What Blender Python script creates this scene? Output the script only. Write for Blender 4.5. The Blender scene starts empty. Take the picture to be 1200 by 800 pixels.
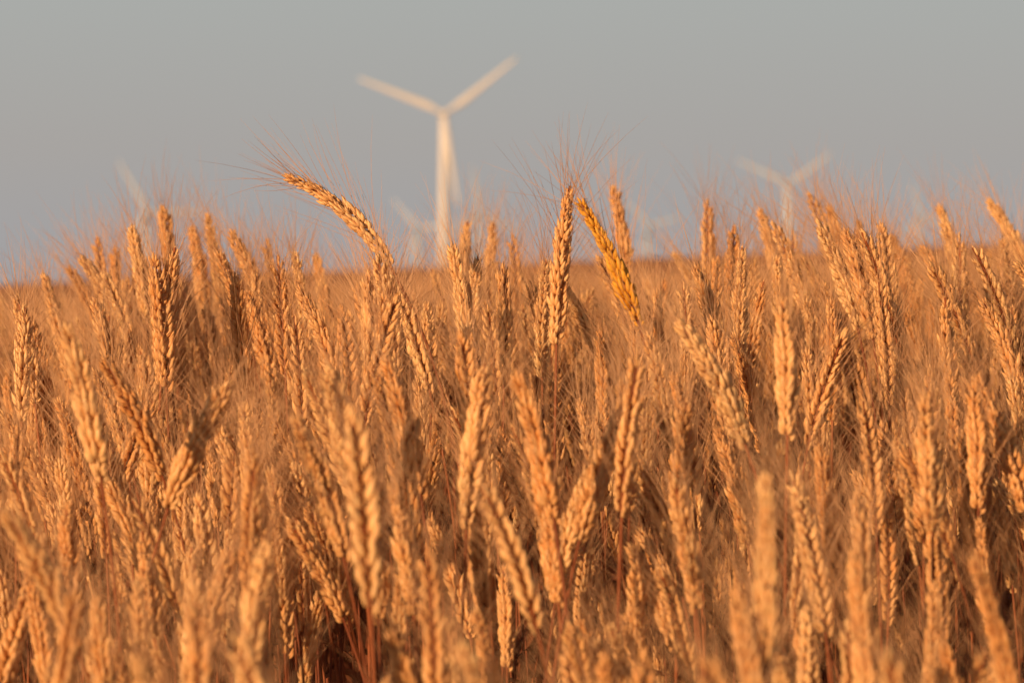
import bpy, math, random
import numpy as np
from mathutils import Vector, Matrix, Euler
random.seed(7); rng=np.random.default_rng(11)
scene=bpy.context.scene
coll=scene.collection
F=4500.0; CAMZ=0.95; HC=0.86

# ------------------------------------------------------------------ terrain
_y=np.array([1.5,1.9,2.3,2.7,3.3,4.2,6,10,30,60,90,200,1000,15000.])
_r=np.array([745,605,505,442,392,353,337,327,315,308,311,326,338,338.])
TILT=0.041
_z=(400-_r)/F*_y
def canopy(x,y):
    y=np.asarray(y,float)
    z=np.interp(y,_y,_z)
    z=np.where(y<1.5,_z[0]+(y-1.5)*0.03,z)
    return z+TILT*np.asarray(x,float)+CAMZ
def ground(x,y): return canopy(x,y)-HC

# ------------------------------------------------------------------ materials
def newmat(n):
    m=bpy.data.materials.new(n); m.use_nodes=True
    nt=m.node_tree; nt.nodes.clear(); return m,nt
def plantmat(name,dark,light,rough=0.55,transl=0.2,scale=90,bump=0.3,spec=0.3):
    m,nt=newmat(name); N=nt.nodes; Lk=nt.links
    out=N.new('ShaderNodeOutputMaterial'); p=N.new('ShaderNodeBsdfPrincipled')
    tr=N.new('ShaderNodeBsdfTranslucent'); mix=N.new('ShaderNodeMixShader')
    tc=N.new('ShaderNodeTexCoord'); no=N.new('ShaderNodeTexNoise'); oi=N.new('ShaderNodeObjectInfo')
    no.inputs['Scale'].default_value=scale; no.inputs['Detail'].default_value=4
    add=N.new('ShaderNodeMath'); add.operation='MULTIPLY_ADD'
    add.inputs[1].default_value=0.5
    Lk.new(tc.outputs['Object'],no.inputs['Vector'])
    Lk.new(oi.outputs['Random'],add.inputs[0])
    sub=N.new('ShaderNodeMath'); sub.operation='MULTIPLY_ADD'; sub.inputs[1].default_value=1.3; sub.inputs[2].default_value=-0.4
    Lk.new(no.outputs['Fac'],sub.inputs[0]); Lk.new(sub.outputs[0],add.inputs[2])
    cr=N.new('ShaderNodeValToRGB'); cr.color_ramp.elements[0].color=(*dark,1); cr.color_ramp.elements[1].color=(*light,1)
    cr.color_ramp.elements[0].position=0.05; cr.color_ramp.elements[1].position=0.95
    Lk.new(add.outputs[0],cr.inputs['Fac'])
    Lk.new(cr.outputs['Color'],p.inputs['Base Color']); Lk.new(cr.outputs['Color'],tr.inputs['Color'])
    p.inputs['Roughness'].default_value=rough; p.inputs['Specular IOR Level'].default_value=spec
    if bump>0:
        n2=N.new('ShaderNodeTexNoise'); n2.inputs['Scale'].default_value=900; n2.inputs['Detail'].default_value=2
        Lk.new(tc.outputs['Object'],n2.inputs['Vector'])
        b=N.new('ShaderNodeBump'); b.inputs['Strength'].default_value=bump; b.inputs['Distance'].default_value=0.0006
        Lk.new(n2.outputs['Fac'],b.inputs['Height']); Lk.new(b.outputs['Normal'],p.inputs['Normal'])
    mix.inputs[0].default_value=transl
    Lk.new(p.outputs[0],mix.inputs[1]); Lk.new(tr.outputs[0],mix.inputs[2]); Lk.new(mix.outputs[0],out.inputs['Surface'])
    return m
M_ear=plantmat('ripe_wheat_ear',(0.80,0.36,0.10),(1.0,0.67,0.30),transl=0.15,rough=0.42,spec=0.4)
M_awn=plantmat('wheat_awn',(0.64,0.31,0.13),(0.96,0.62,0.34),rough=0.4,transl=0.2,bump=0)
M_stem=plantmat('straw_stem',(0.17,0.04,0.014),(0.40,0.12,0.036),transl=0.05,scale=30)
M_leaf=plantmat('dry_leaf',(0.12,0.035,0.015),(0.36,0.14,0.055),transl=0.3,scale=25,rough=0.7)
M_gold=plantmat('mustard_yellow_ear',(0.86,0.40,0.03),(1.0,0.60,0.10),transl=0.2,scale=40)
PM=[M_ear,M_awn,M_stem,M_leaf]

def simple(name,col,rough=0.5,noise=None,col2=None,bump=None):
    m,nt=newmat(name);N=nt.nodes;Lk=nt.links
    out=N.new('ShaderNodeOutputMaterial'); p=N.new('ShaderNodeBsdfPrincipled'); Lk.new(p.outputs[0],out.inputs['Surface'])
    p.inputs['Roughness'].default_value=rough; p.inputs['Base Color'].default_value=(*col,1)
    if noise:
        tc=N.new('ShaderNodeTexCoord'); no=N.new('ShaderNodeTexNoise'); no.inputs['Scale'].default_value=noise; no.inputs['Detail'].default_value=8
        cr=N.new('ShaderNodeValToRGB'); cr.color_ramp.elements[0].color=(*col,1); cr.color_ramp.elements[1].color=(*col2,1)
        cr.color_ramp.elements[0].position=.35; cr.color_ramp.elements[1].position=.65
        Lk.new(tc.outputs['Object'],no.inputs['Vector']); Lk.new(no.outputs['Fac'],cr.inputs['Fac']); Lk.new(cr.outputs['Color'],p.inputs['Base Color'])
        if bump:
            b=N.new('ShaderNodeBump'); b.inputs['Distance'].default_value=bump; Lk.new(no.outputs['Fac'],b.inputs['Height']); Lk.new(b.outputs['Normal'],p.inputs['Normal'])
    return m
M_soil=simple('dry_soil',(0.05,0.022,0.013),0.95,6,(0.10,0.05,0.03),0.03)
M_mass=simple('wheat_canopy',(0.46,0.16,0.055),0.85,9,(0.60,0.24,0.09),0.08)

# ------------------------------------------------------------------ mesh builder
class MB:
    def __init__(s): s.v=[];s.f=[];s.m=[];s.n=0
    def add(s,v,f,mi=0):
        s.v.append(np.asarray(v,float)); s.f+= [tuple(i+s.n for i in q) for q in f]; s.m+=[mi]*len(f); s.n+=len(v)
    def join(s,o,mi):
        if o.n==0: return
        V=np.vstack(o.v); s.v.append(V); s.f+=[tuple(i+s.n for i in q) for q in o.f]; s.m+=[mi]*len(o.f); s.n+=o.n
    def mesh(s,name,mats,smooth=True):
        me=bpy.data.meshes.new(name); me.from_pydata(np.vstack(s.v).tolist(),[],s.f)
        for m in mats: me.materials.append(m)
        me.polygons.foreach_set('material_index',s.m)
        me.polygons.foreach_set('use_smooth',[smooth]*len(s.f)); me.update(); return me
def nrm(a): return a/np.linalg.norm(a)
def tube(mb,P,R,sides,mi=0,cap=False):
    P=np.asarray(P);n=len(P);V=[]
    T=np.gradient(P,axis=0)
    up=np.array([0,1.,0]) if abs(nrm(T[0])[1])<0.8 else np.array([1.,0,0])
    for i in range(n):
        t=nrm(T[i]); a=nrm(np.cross(up,t)); b=np.cross(t,a)
        for k in range(sides):
            an=2*math.pi*k/sides; V.append(P[i]+R[i]*(math.cos(an)*a+math.sin(an)*b))
    Fs=[]
    for i in range(n-1):
        for k in range(sides):
            k2=(k+1)%sides; Fs.append((i*sides+k,i*sides+k2,(i+1)*sides+k2,(i+1)*sides+k))
    if cap:
        Fs.append(tuple(range(sides))[::-1]); Fs.append(tuple((n-1)*sides+k for k in range(sides)))
    mb.add(V,Fs,mi)
FT=[0,.12,.35,.62,.85,1.0]; FR=[.3,.78,1,.82,.42,.04]; SD=7
def floret(mb,o,D,U,ln,wd,th,mi=0):
    D=nrm(D);U=nrm(U-D*np.dot(U,D));V=np.cross(D,U);vs=[]
    for t,r in zip(FT,FR):
        for k in range(SD):
            an=2*math.pi*k/SD; c=math.cos(an); s=math.sin(an)
            kk=1.3 if k==0 else 1.0
            vs.append(o+D*t*ln+U*(c*r*th*kk+0.10*ln*math.sin(math.pi*t))+V*s*r*wd)
    fs=[]
    for i in range(len(FT)-1):
        for k in range(SD):
            k2=(k+1)%SD; fs.append((i*SD+k,i*SD+k2,(i+1)*SD+k2,(i+1)*SD+k))
    mb.add(vs,fs,mi)
    return o+D*ln

class Variant: pass
def make_variant(lean,th1,th2,L,twist,seed,fat=None,opn=None):
    r=random.Random(seed); H=0.78
    ns=26; ne=20
    ss=np.concatenate([np.linspace(0,H,ns),np.linspace(H,H+L,ne+1)[1:]])
    def th(s):
        if s<H: return lean+(th1-lean)*max(0,(s/H-0.62)/0.38)**1.7
        return th1+(th2-th1)*((s-H)/L)
    TH=np.radians([th(s) for s in ss])
    P=np.zeros((len(ss),3)); wob=r.uniform(-.006,.006)
    for i in range(1,len(ss)):
        ds=ss[i]-ss[i-1]; a=(TH[i]+TH[i-1])/2
        P[i]=P[i-1]+np.array([math.sin(a)*ds,0,math.cos(a)*ds])
    P[:,1]=wob*np.sin(ss/H*4)
    bow=r.uniform(-.006,.006); te=np.clip((ss-H)/L,0,1); P[:,1]+=bow*te**1.6
    def at(s): return np.array([np.interp(s,ss,P[:,k]) for k in range(3)])
    def tan(s): return nrm(at(min(s+.003,ss[-1]))-at(s-.003))
    v=Variant(); v.tip=P[-1].copy(); v.base=P[ns-1].copy(); v.ang=math.degrees(math.atan2(v.tip[0]-v.base[0],v.tip[2]-v.base[2]))
    stem=MB(); R=[0.0017-0.0007*(s/H) for s in ss[:ns]]
    for k in (7,15): R[k]*=1.5
    tube(stem,P[:ns],R,6)
    tube(stem,P[ns-1:],[0.0010]*(ne+1),4)
    ear=MB(); awn=MB(); awn2=MB(); pitch=r.uniform(.0037,.0044); n=int(round(L/pitch)); fat=fat or r.uniform(.92,1.12); opn=opn or r.uniform(14,24)
    B=np.array([0,1.,0])
    for i in range(n+1):
        f=i/n; s=H+L*0.93*f; o=at(s); T=tan(s); Nn=nrm(np.cross(B,T))
        tw=twist+0.5*f+r.gauss(0,.10)
        S=math.cos(tw)*Nn+math.sin(tw)*B; Fv=np.cross(T,S)
        side=1 if i%2 else -1
        size=fat*(0.62+0.38*min(1,f/0.18))*(1-0.40*max(0,(f-0.45)/0.55))*r.uniform(.80,1.14)
        if i==n: side=0; 
        open_=math.radians(opn+r.uniform(-9,9)) if side else 0
        U=S*side if side else S
        ax=T*math.cos(open_)+U*math.sin(open_)
        oo=o+U*0.0013*(1 if side else 0)
        ln=0.0112*size*r.uniform(.90,1.10)
        ends=[]
        for fs in (-1,1):
            a=math.radians(r.uniform(9,29))*fs
            D=ax*math.cos(a)+Fv*math.sin(a)
            ends.append((floret(ear,oo+Fv*fs*0.0013*size+T*0.001,D,U+Fv*fs*0.6,ln,0.0020*size,0.0019*size),D))
            a2=math.radians(r.uniform(18,37))*fs
            D2=ax*math.cos(a2)+Fv*math.sin(a2)
            floret(ear,oo+Fv*fs*0.0017*size-T*0.0008,D2,U+Fv*fs,ln*r.uniform(.62,.84),0.0018*size,0.0016*size)
        c=floret(ear,oo+ax*0.0022,ax,U,ln*1.02,0.0020*size,0.0018*size)
        ends.append((c,ax))
        for e,D in ends:
            if f<0.04 or r.random()<0.15: continue
            al=r.uniform(.042,.092)*(1.0-0.28*f)
            d0=nrm(D*0.95+T*0.25+np.array([r.gauss(0,.28),r.gauss(0,.28),r.gauss(0,.15)]))
            cur=nrm(D-T*np.dot(D,T)+1e-5)*r.uniform(-.20,.34)
            pts=[e-D*0.001+d0*al*t+cur*al*t*t for t in (0,.25,.5,.75,1)]
            tube(awn,pts,[.00023,.00019,.00015,.00010,.00004],3)
            if r.random()<0.5: tube(awn2,pts,[.00023,.00019,.00015,.00010,.00004],3)
    leaves=[]
    for (s0,ll) in ((0.40,0.17),(0.56,0.12)):
        leaf=MB()
        s0+=r.uniform(-.05,.03); ll*=r.uniform(.7,1.15)
        o=at(s0); az=r.uniform(0,2*math.pi); h=np.array([math.cos(az),math.sin(az),0]); sd=np.array([-h[1],h[0],0])
        el=math.radians(r.uniform(45,75)); drop=math.radians(r.uniform(90,150)); twt=r.uniform(-2.5,2.5)
        p=o.copy(); vs=[];K=11
        for k in range(K):
            t=k/(K-1); e=el-drop*t**1.2
            d=h*math.cos(e)+np.array([0,0,1.])*math.sin(e)
            up=-h*math.sin(e)+np.array([0,0,1.])*math.cos(e)
            w=0.0036*min(1,t*6+.35)*(1-t**2.2)+0.0003
            sv=sd*math.cos(twt*t)+up*math.sin(twt*t); uv=-sd*math.sin(twt*t)+up*math.cos(twt*t)
            vs+=[p+sv*w+uv*w*.5,p,p-sv*w+uv*w*.5]; p=p+d*ll/(K-1)
        fs=[]
        for k in range(K-1):
            for j in (0,1): fs.append((k*3+j,k*3+j+1,k*3+j+4,k*3+j+3))
        leaf.add(vs,fs); leaves.append(leaf)
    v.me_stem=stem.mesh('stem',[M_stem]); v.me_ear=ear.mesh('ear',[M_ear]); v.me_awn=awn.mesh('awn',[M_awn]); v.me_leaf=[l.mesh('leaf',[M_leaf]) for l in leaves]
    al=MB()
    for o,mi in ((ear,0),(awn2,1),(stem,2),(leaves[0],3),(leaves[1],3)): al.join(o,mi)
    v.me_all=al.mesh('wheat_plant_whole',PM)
    return v
variants=[];sd=1
for th1,th2 in ((-1,3),(3,8),(6,13),(9,20),(14,28),(20,36),(28,46),(37,60)):
    for k in range(4 if th2<45 else 2):
        variants.append(make_variant(random.uniform(-1,3),th1,th2,random.uniform(.080,.104),random.uniform(0,math.pi),sd)); sd+=1
V_arch=make_variant(0,30,70,.096,.6,201,.86,15)
V_mid=make_variant(0,1,9,.104,.5,202,.94,18)
V_gold=make_variant(1,19,33,.087,1.2,203,.90,15)

# ------------------------------------------------------------------ individual wheat plants
cnt=0; placed=[]
def place(v,x,y,ztip,phi,label,mat=None):
    """plant whose ear tip reaches (x,y,ztip), rooted in the soil"""
    global cnt
    s=1.0
    for _ in range(4):
        bx=x-s*(v.tip[0]*math.cos(phi)-v.tip[1]*math.sin(phi)); by=y-s*(v.tip[0]*math.sin(phi)+v.tip[1]*math.cos(phi))
        g=float(ground(bx,by)); s=(ztip-g)/v.tip[2]
    e=bpy.data.objects.new('wheat_plant',None); e.empty_display_size=0.05; coll.objects.link(e)
    e.location=(bx,by,g); e.rotation_euler=(0,0,phi); e.scale=(s,s,s)
    e['label']=label; e['category']='wheat'; e['group']='ripe wheat plants in the field'
    ear=None
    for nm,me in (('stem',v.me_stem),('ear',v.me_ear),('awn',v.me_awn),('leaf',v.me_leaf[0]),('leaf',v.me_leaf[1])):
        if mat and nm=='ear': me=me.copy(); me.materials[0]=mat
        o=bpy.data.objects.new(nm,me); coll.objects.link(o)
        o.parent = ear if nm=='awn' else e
        if nm=='ear': ear=o
    placed.append((bx,by)); cnt+=1
def pick(a):
    a=abs(a); c=sorted(variants,key=lambda v:abs(v.ang-a))[:4]; return random.choice(c)
GEN='ripe golden wheat plant with a bristly upright ear'
LEANT='ripe golden wheat plant with its ear leaning over'
heroes=[(333,206,437,300),(668,218,652,385),(678,234,738,358),(718,218,738,325),(830,235,828,320),(948,228,985,325),(970,240,1003,345),
(1158,235,1203,330),(548,260,540,350),(578,262,578,350),(600,275,608,360),(190,240,203,350),(242,250,258,345),(226,268,240,345),(113,278,124,370),
(80,312,125,372),(135,290,137,370),(795,375,876,530),(565,355,652,445),(540,390,552,560),(916,350,922,530),(748,415,725,600),(896,555,900,790),
(412,480,440,700),(565,570,632,765),(690,548,650,720),(6,598,118,785),(280,500,330,650),(76,380,132,560),(1012,470,1032,640),(1058,525,1132,685),
(268,335,250,430),(890,245,917,340),(506,315,536,420),(788,295,835,370),(1130,320,1168,425),(1080,345,1092,450),(162,615,182,770),(55,535,102,680),
(335,320,362,430),(370,300,388,385),(312,280,322,370),(376,690,345,850),(950,668,975,830),(1045,275,1064,360),(1004,258,1020,345),(180,325,206,460),
(452,420,492,590),(592,445,655,545),(170,310,185,420),(130,400,135,540),(20,380,60,480),(260,480,245,610),(485,345,500,470),(430,335,455,440),
(1185,445,1215,590),(1100,240,1120,330),(945,410,955,560),(825,605,850,760),(730,755,745,900),(770,745,790,900),(20,730,0,860),(640,700,650,860),
(210,555,240,700),(1165,560,1190,720),(1040,395,1052,520),(690,385,715,480),(855,320,880,400),(1060,300,1078,380),(450,690,470,850),(1090,690,1110,850),
(285,290,300,370),(55,345,80,430),(928,270,935,350),(862,445,850,560),(480,455,500,560),(350,540,372,680),(756,620,770,760),
(442,298,452,420),(452,322,462,430),(425,345,430,450),(466,345,460,450),(205,290,214,400),(300,315,310,410),(150,325,160,420),
(740,375,752,460),(620,330,640,430),(520,350,528,450),(560,300,566,380),(985,300,1000,400),(958,260,970,350),
(1020,290,1030,380),(1110,350,1120,450),(1150,350,1170,450),(1190,310,1205,400),(895,330,905,430),(870,290,880,370),(815,310,822,400),(770,340,785,440),
(400,360,412,460),(380,350,390,440),(345,370,352,480),(240,360,246,470),(90,400,110,510),(40,440,60,560),(10,410,20,520),(110,350,118,450),
(225,400,235,520),(300,400,312,520),(620,400,640,520),(580,420,600,530),(815,430,835,560),(980,400,990,520),(1070,420,1085,550),(1120,440,1140,570),
(1000,345,1010,450),(50,320,70,410),(255,295,262,380),(275,320,285,410),(505,400,515,520),
(180,300,186,390),(212,330,222,425),(95,300,110,385),(120,320,128,420),(320,345,326,440),(290,340,292,430),(350,335,362,420),(470,365,480,465),
(540,330,545,420),(590,310,596,395),(612,355,618,450),(760,360,770,440),(800,330,806,420),(842,300,848,390),
(860,350,866,440),(910,300,918,395),(940,300,948,395),(965,330,975,430),(1030,330,1040,420),(1050,360,1060,455),(1090,310,1098,395),(1140,290,1150,375),
(1175,280,1190,365),(1170,380,1185,480),(30,360,45,460),(70,430,82,540),(150,380,160,490),(195,380,203,480),(265,400,270,500),(330,420,338,530),
(370,410,380,520),(420,400,430,510),(550,440,560,560),(650,440,660,560),(700,430,712,540),(780,420,790,540),(880,400,890,510),(1010,400,1018,510),
(1010,272,1022,360),(1032,262,1046,350),(990,268,1000,360),(905,262,915,350),(1080,290,1090,380),(432,318,442,410),(448,345,455,430),(416,330,425,420),
(470,400,480,500),(530,480,540,600),(600,500,612,620),(400,450,410,570),(740,480,750,600),(840,500,850,620),(960,520,970,640),(180,470,190,590),(110,500,120,620),(1130,500,1140,620),(20,500,30,620),(680,470,690,590),(630,560,640,680),(320,490,330,610),
(500,640,515,790),(860,690,870,840),(1140,650,1150,800),(230,690,240,840),(310,640,325,790),(540,750,550,900),(1040,760,1050,920),(930,570,945,700),(790,560,800,690),(460,570,470,700),
(90,690,100,840),(1000,640,1012,790),(160,770,170,920),(820,770,830,920),(270,740,280,890),
(640,305,648,395),(700,300,712,390),(655,330,664,420),(725,335,738,430),(155,268,162,350),(270,270,280,350),(325,300,332,390),(860,265,868,350),(1125,275,1135,360),(345,295,352,380),(530,290,536,380),(20,345,30,430)]
for i,(tx,ty,bx,by) in enumerate(heroes):
    ln=math.hypot(tx-bx,ty-by); d=max(1.75,min(4.0,0.096*F/ln))
    ang=math.degrees(math.atan2(bx-tx,by-ty))
    if i>77: 
        ang+=random.gauss(4,12); d=random.uniform(2.95,3.7) if ty<380 else d
        if ty>=450: d=float(np.interp(ty-45,_r[:4][::-1],_y[:4][::-1]))+random.uniform(0,.10)
        if 410<tx<480 and ty<350: d=random.uniform(2.75,3.05)
    v=pick(ang); phi=(math.pi if ang>0 else 0)+random.uniform(-.5,.5)
    lab=GEN if abs(ang)<18 else LEANT; mat=None
    if i==0: lab='tall wheat plant with a strongly arched nodding ear'; v=V_arch; phi=math.pi; d=3.15
    if i==1: v=V_mid; phi=0.1; d=2.85
    if i==2: lab='wheat plant with a deep mustard yellow leaning ear'; mat=M_gold; v=V_gold; phi=math.pi; d=2.75
    X=(tx-600)/F*d; Z=(400-ty)/F*d+CAMZ
    place(v,X,d,Z,phi,lab,mat)
tries=0
while cnt<300 and tries<20000:
    tries+=1
    y=math.sqrt(random.uniform(2.2**2,3.6**2)); x=random.uniform(-1,1)*(0.1333*y+0.01)
    if any((x-a)**2+(y-b)**2<0.033**2 for a,b in placed): continue
    dz=random.gauss(0.005,0.025); 
    dz=max(-.06,min(.035,dz))
    v=random.choice(variants[:24])
    phi=math.pi+random.gauss(0,.9) if random.random()<.75 else random.uniform(0,6.28)
    place(v,x,y,float(canopy(x,y))+dz,phi,GEN if v.ang<18 else LEANT)

# ------------------------------------------------------------------ mass of wheat (stuff)
tcol=bpy.data.collections.new('wheat_templates')
NT=24
for i,v in enumerate(variants[:NT]):
    o=bpy.data.objects.new('template_%02d'%i,v.me_all); tcol.objects.link(o)
pts=[];rot=[];sc=[];idx=[]
def scatter(y0,y1,dens,margin,dz0,sdv):
    wmax=0.1333*abs(y1)*1.1+margin; n=int(dens*(y1-y0)*2*wmax)
    Y=rng.uniform(y0,y1,n); X=rng.uniform(-wmax,wmax,n)
    k=np.abs(X)<0.1333*Y*1.1+margin; X=X[k];Y=Y[k]; 
    g=ground(X,Y)
    for x,y,z in zip(X,Y,g):
        if math.hypot(x,y)<0.35: continue
        pts.append((x,y,z)); s=(HC+dz0+max(-2*sdv,min(1.8*sdv,rng.normal(0,sdv))))/0.875
        sc.append(s); ph=math.pi+rng.normal(0,.9) if rng.random()<.75 else rng.uniform(0,6.28)
        rot.append((rng.normal(0,.04),rng.normal(0,.04),ph)); idx.append(int(rng.integers(0,NT)))
scatter(-4,0.2,110,2.4,-0.04,0.03)
scatter(0.2,1.4,120,1.2,-0.11,0.02)
scatter(1.4,2.3,190,0.6,-0.105,0.025)
scatter(2.3,3.3,230,0.5,-0.07,0.03)
scatter(3.3,5.0,280,0.5,-0.015,0.03)
scatter(5.0,12,180,0.5,-0.035,0.018)
scatter(12,30,30,1,-0.05,0.015)
me=bpy.data.meshes.new('wheat_stand'); me.from_pydata(pts,[],[])
a=me.attributes.new('prot','FLOAT_VECTOR','POINT'); a.data.foreach_set('vector',np.array(rot,np.float32).ravel())
a=me.attributes.new('pscale','FLOAT','POINT'); a.data.foreach_set('value',np.array(sc,np.float32))
a=me.attributes.new('pidx','INT','POINT'); a.data.foreach_set('value',np.array(idx,np.int32))
st=bpy.data.objects.new('wheat_stand',me); coll.objects.link(st)
st['kind']='stuff'; st['label']='dense stand of ripe golden wheat'; st['category']='wheat'
ng=bpy.data.node_groups.new('stand','GeometryNodeTree')
ng.interface.new_socket('Geometry',in_out='INPUT',socket_type='NodeSocketGeometry'); ng.interface.new_socket('Geometry',in_out='OUTPUT',socket_type='NodeSocketGeometry')
N=ng.nodes;Lk=ng.links
gi=N.new('NodeGroupInput');go=N.new('NodeGroupOutput');m2p=N.new('GeometryNodeMeshToPoints');iop=N.new('GeometryNodeInstanceOnPoints');ci=N.new('GeometryNodeCollectionInfo')
ci.inputs['Collection'].default_value=tcol; ci.inputs['Separate Children'].default_value=True; ci.inputs['Reset Children'].default_value=True
def attr(n,t):
    q=N.new('GeometryNodeInputNamedAttribute'); q.data_type=t; q.inputs['Name'].default_value=n; return q.outputs[0]
Lk.new(gi.outputs[0],m2p.inputs[0]);Lk.new(m2p.outputs[0],iop.inputs['Points']);Lk.new(ci.outputs[0],iop.inputs['Instance'])
iop.inputs['Pick Instance'].default_value=True
e2r=N.new('FunctionNodeEulerToRotation')
Lk.new(attr('pidx','INT'),iop.inputs['Instance Index']);Lk.new(attr('prot','FLOAT_VECTOR'),e2r.inputs[0]);Lk.new(e2r.outputs[0],iop.inputs['Rotation']);Lk.new(attr('pscale','FLOAT'),iop.inputs['Scale'])
Lk.new(iop.outputs[0],go.inputs[0])
md=st.modifiers.new('stand','NODES'); md.node_group=ng

# canopy surface of the distant part of the field
def sheet(name,ys,wf,nu,zf,mat):
    vs=[];fs=[]
    for y in ys:
        w=wf(y)
        for k in range(nu):
            x=(k/(nu-1)*2-1)*w; vs.append((x,y,zf(x,y)))
    for j in range(len(ys)-1):
        for k in range(nu-1):
            fs.append((j*nu+k,j*nu+k+1,(j+1)*nu+k+1,(j+1)*nu+k))
    me=bpy.data.meshes.new(name); me.from_pydata(vs,[],fs); me.materials.append(mat)
    me.polygons.foreach_set('use_smooth',[True]*len(fs)); o=bpy.data.objects.new(name,me); coll.objects.link(o); return o
o=sheet('wheat_field',np.geomspace(11,110,240),lambda y:0.1333*y*1.5+4,260,lambda x,y:float(ground(x,y))+0.80+rng.uniform(-.05,.05)+.02*math.sin(x*1.1+y*.4),M_mass)
o['kind']='stuff'; o['label']='ripe golden wheat field rolling over the rise'; o['category']='wheat field'
ys=list(np.linspace(-30,1,12))+list(np.geomspace(1.3,14000,150))
us=90
o=sheet('ground',ys,lambda y:abs(y)*0.6+25,us,lambda x,y:float(ground(x,y)),M_soil); o['kind']='structure'
o['label']='dry brown soil under the wheat'; o['category']='ground'

# ------------------------------------------------------------------ wind turbines
def turbine(px,hubrow,hubh,bl,angs,col,yaw,label,w=1.0):
    G=338-(px-600)*TILT
    d=hubh*F/(G-hubrow); X=(px-600)/F*d; z0=float(ground(X,d))
    mat=simple('painted_steel',col,0.45,0.3,tuple(c*.93 for c in col))  # for far turbines col is the paint with aerial haze put in
    e=bpy.data.objects.new('wind_turbine',None); coll.objects.link(e); e.location=(X,d,z0-0.5)
    e.rotation_euler=(0,0,yaw); e['label']=label; e['category']='wind turbine'; e['group']='wind turbines beyond the field'
    def obj(nm,mb,par,loc=(0,0,0),rot=(0,0,0)):
        o=bpy.data.objects.new(nm,mb if isinstance(mb,bpy.types.Mesh) else mb.mesh(nm,[mat])); coll.objects.link(o); o.parent=par; o.location=loc; o.rotation_euler=rot; return o
    t=MB(); tube(t,[(0,0,hubh*k/8) for k in range(9)],[w*(2.6-.85*k/8) for k in range(9)],28,cap=True); obj('tower',t,e)
    n=MB(); prof=[(-3.4,.9),(-3.0,1.6),(-1.5,1.9),(3,1.9),(7,1.7),(8.6,1.2),(8.9,.5)]
    tube(n,[(0,y,0) for y,_ in prof],[r*w for _,r in prof],16,cap=True)
    obj('nacelle',n,e,(0,0,hubh+1.2))
    h=MB(); prof=[(-4.2,.1),(-3.8,.9),(-3.0,1.5),(-1.6,1.8),(0,1.8),(.6,1.4)]
    tube(h,[(0,y,0) for y,_ in prof],[r*w for _,r in prof],20,cap=True)
    hub=obj('hub',h,e,(0,-4.0,hubh+1.2))
    b=MB(); st=[(0.8,.9,.9,0),(3,.9,.85,0),(6,1.3,.7,-.3),(bl*.22,1.8,.5,-.6),(bl*.4,1.45,.36,-.45),(bl*.6,1.15,.26,-.3),(bl*.8,.85,.17,-.15),(bl*.95,.6,.1,0),(bl,.25,.04,0.1)]
    K=14; vs=[];fs=[]
    for z,c,th,off in st:
        for k in range(K):
            an=2*math.pi*k/K; vs.append((w*(c*math.cos(an)-off),th*math.sin(an)-1.2,z))
    for j in range(len(st)-1):
        for k in range(K): k2=(k+1)%K; fs.append((j*K+k,j*K+k2,(j+1)*K+k2,(j+1)*K+k))
    fs.append(tuple(range(K))[::-1]); fs.append(tuple((len(st)-1)*K+k for k in range(K)))
    b.add(vs,fs); bm=b.mesh('blade',[mat])
    for a in angs: obj('blade',bm,hub,(0,0,0),(0,math.radians(90-a),0))
W=(0.76,0.72,0.66); HAZE1=(0.55,0.60,0.65); HAZE2=(0.52,0.57,0.62)  # far turbines: aerial haze put into the base colour, greyer and bluer
def tri(a): return (a,a+120,a+240)
turbine(520,134,86,45,tri(38),W,0.12,'tall white wind turbine standing beyond the wheat field',1.0)
DL='pale hazy white wind turbine far beyond the wheat'
turbine(172,248,85,54,tri(120),(0.58,.63,.68),0.2,DL,1.4)  # haze tint put into this colour as well
turbine(922,216,90,54,tri(35),HAZE1,0.1,DL,1.35)
turbine(490,268,85,52,tri(130),HAZE2,-0.1,DL,1.35)
turbine(560,250,92,58,tri(97),HAZE2,0.2,DL,1.4)
turbine(760,264,82,50,tri(15),HAZE2,0.1,DL,1.35)
turbine(1078,254,82,52,tri(105),HAZE1,0.15,DL,1.4)

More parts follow.
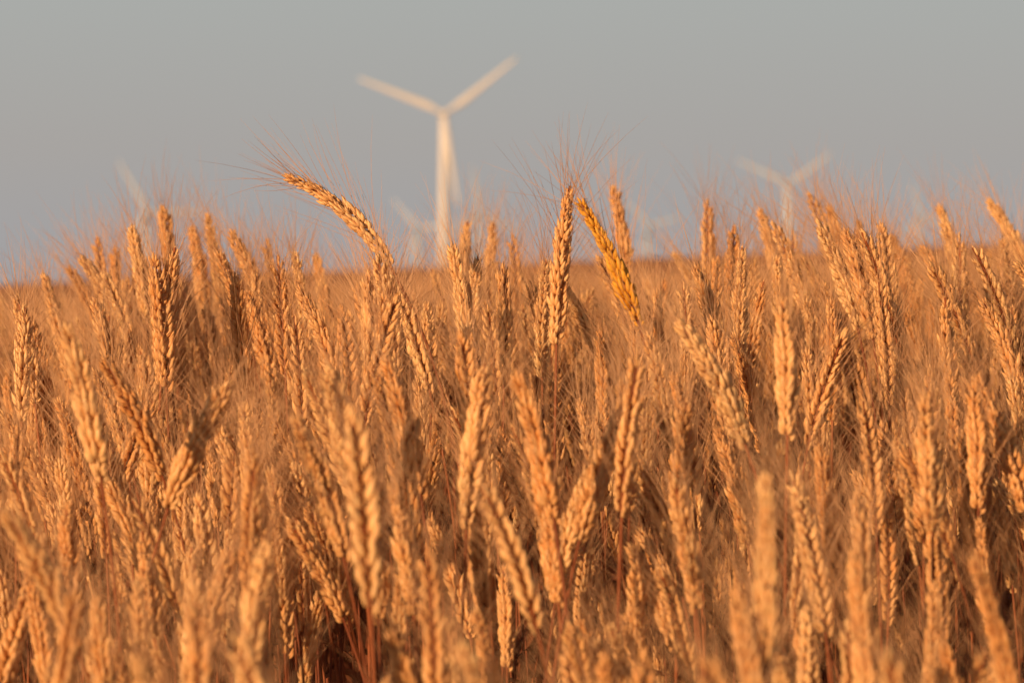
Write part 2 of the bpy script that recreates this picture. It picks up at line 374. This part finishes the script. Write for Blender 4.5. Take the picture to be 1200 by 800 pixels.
# ------------------------------------------------------------------ light, sky
EL=12.5; AZ=216   # sun behind and left of the viewpoint
w=bpy.data.worlds.new('World'); scene.world=w; w.use_nodes=True; nt=w.node_tree; nt.nodes.clear()
NN=nt.nodes.new; LL=nt.links.new
out=NN('ShaderNodeOutputWorld'); bg=NN('ShaderNodeBackground'); sky=NN('ShaderNodeTexSky')
sky.sky_type='NISHITA'; sky.sun_disc=False; sky.sun_elevation=math.radians(EL); sky.sun_rotation=math.radians(AZ); sky.dust_density=4.0
bg.inputs[1].default_value=0.1; LL(sky.outputs[0],bg.inputs[0])
# evening haze: pale grey veil, thickest near the horizon
geo=NN('ShaderNodeTexCoord'); sep=NN('ShaderNodeSeparateXYZ'); cr=NN('ShaderNodeValToRGB'); bg2=NN('ShaderNodeBackground')
LL(geo.outputs['Generated'],sep.inputs[0]); LL(sep.outputs['Z'],cr.inputs['Fac'])
el=cr.color_ramp.elements
el[0].position=0.0; el[0].color=(0.36,0.362,0.38,1)
el[1].position=1.0; el[1].color=(0.07,0.075,0.09,1)
for p,c in ((0.022,(0.39,0.38,0.386)),(0.05,(0.41,0.39,0.377)),(0.09,(0.415,0.427,0.413)),(0.30,(0.14,0.14,0.15))):
    e=el.new(p); e.color=(*c,1)
LL(cr.outputs[0],bg2.inputs[0]); mx=NN('ShaderNodeMixShader'); mx.inputs[0].default_value=0.92
LL(bg.outputs[0],mx.inputs[1]);LL(bg2.outputs[0],mx.inputs[2]);LL(mx.outputs[0],out.inputs[0])
sl=bpy.data.lights.new('sun','SUN'); sl.energy=5; sl.angle=math.radians(0.6); sl.color=(1.0,0.635,0.36)
so=bpy.data.objects.new('sun',sl); coll.objects.link(so)
ds=Vector((math.sin(math.radians(AZ))*math.cos(math.radians(EL)),math.cos(math.radians(AZ))*math.cos(math.radians(EL)),math.sin(math.radians(EL))))
so.rotation_euler=ds.to_track_quat('Z','Y').to_euler(); so.location=ds*50

cam=bpy.data.cameras.new('camera'); co=bpy.data.objects.new('camera',cam); coll.objects.link(co); scene.camera=co
co.location=(0,0,CAMZ); co.rotation_euler=(math.radians(90),0,0)
cam.lens=135; cam.sensor_width=36; cam.clip_start=0.05; cam.clip_end=30000
cam.dof.use_dof=True; cam.dof.focus_distance=3.0; cam.dof.aperture_fstop=13.5
scene.view_settings.view_transform='Standard'; scene.view_settings.look='None'; scene.view_settings.exposure=0
print('plants',cnt,'stuff',len(pts),'heroes',len(heroes))
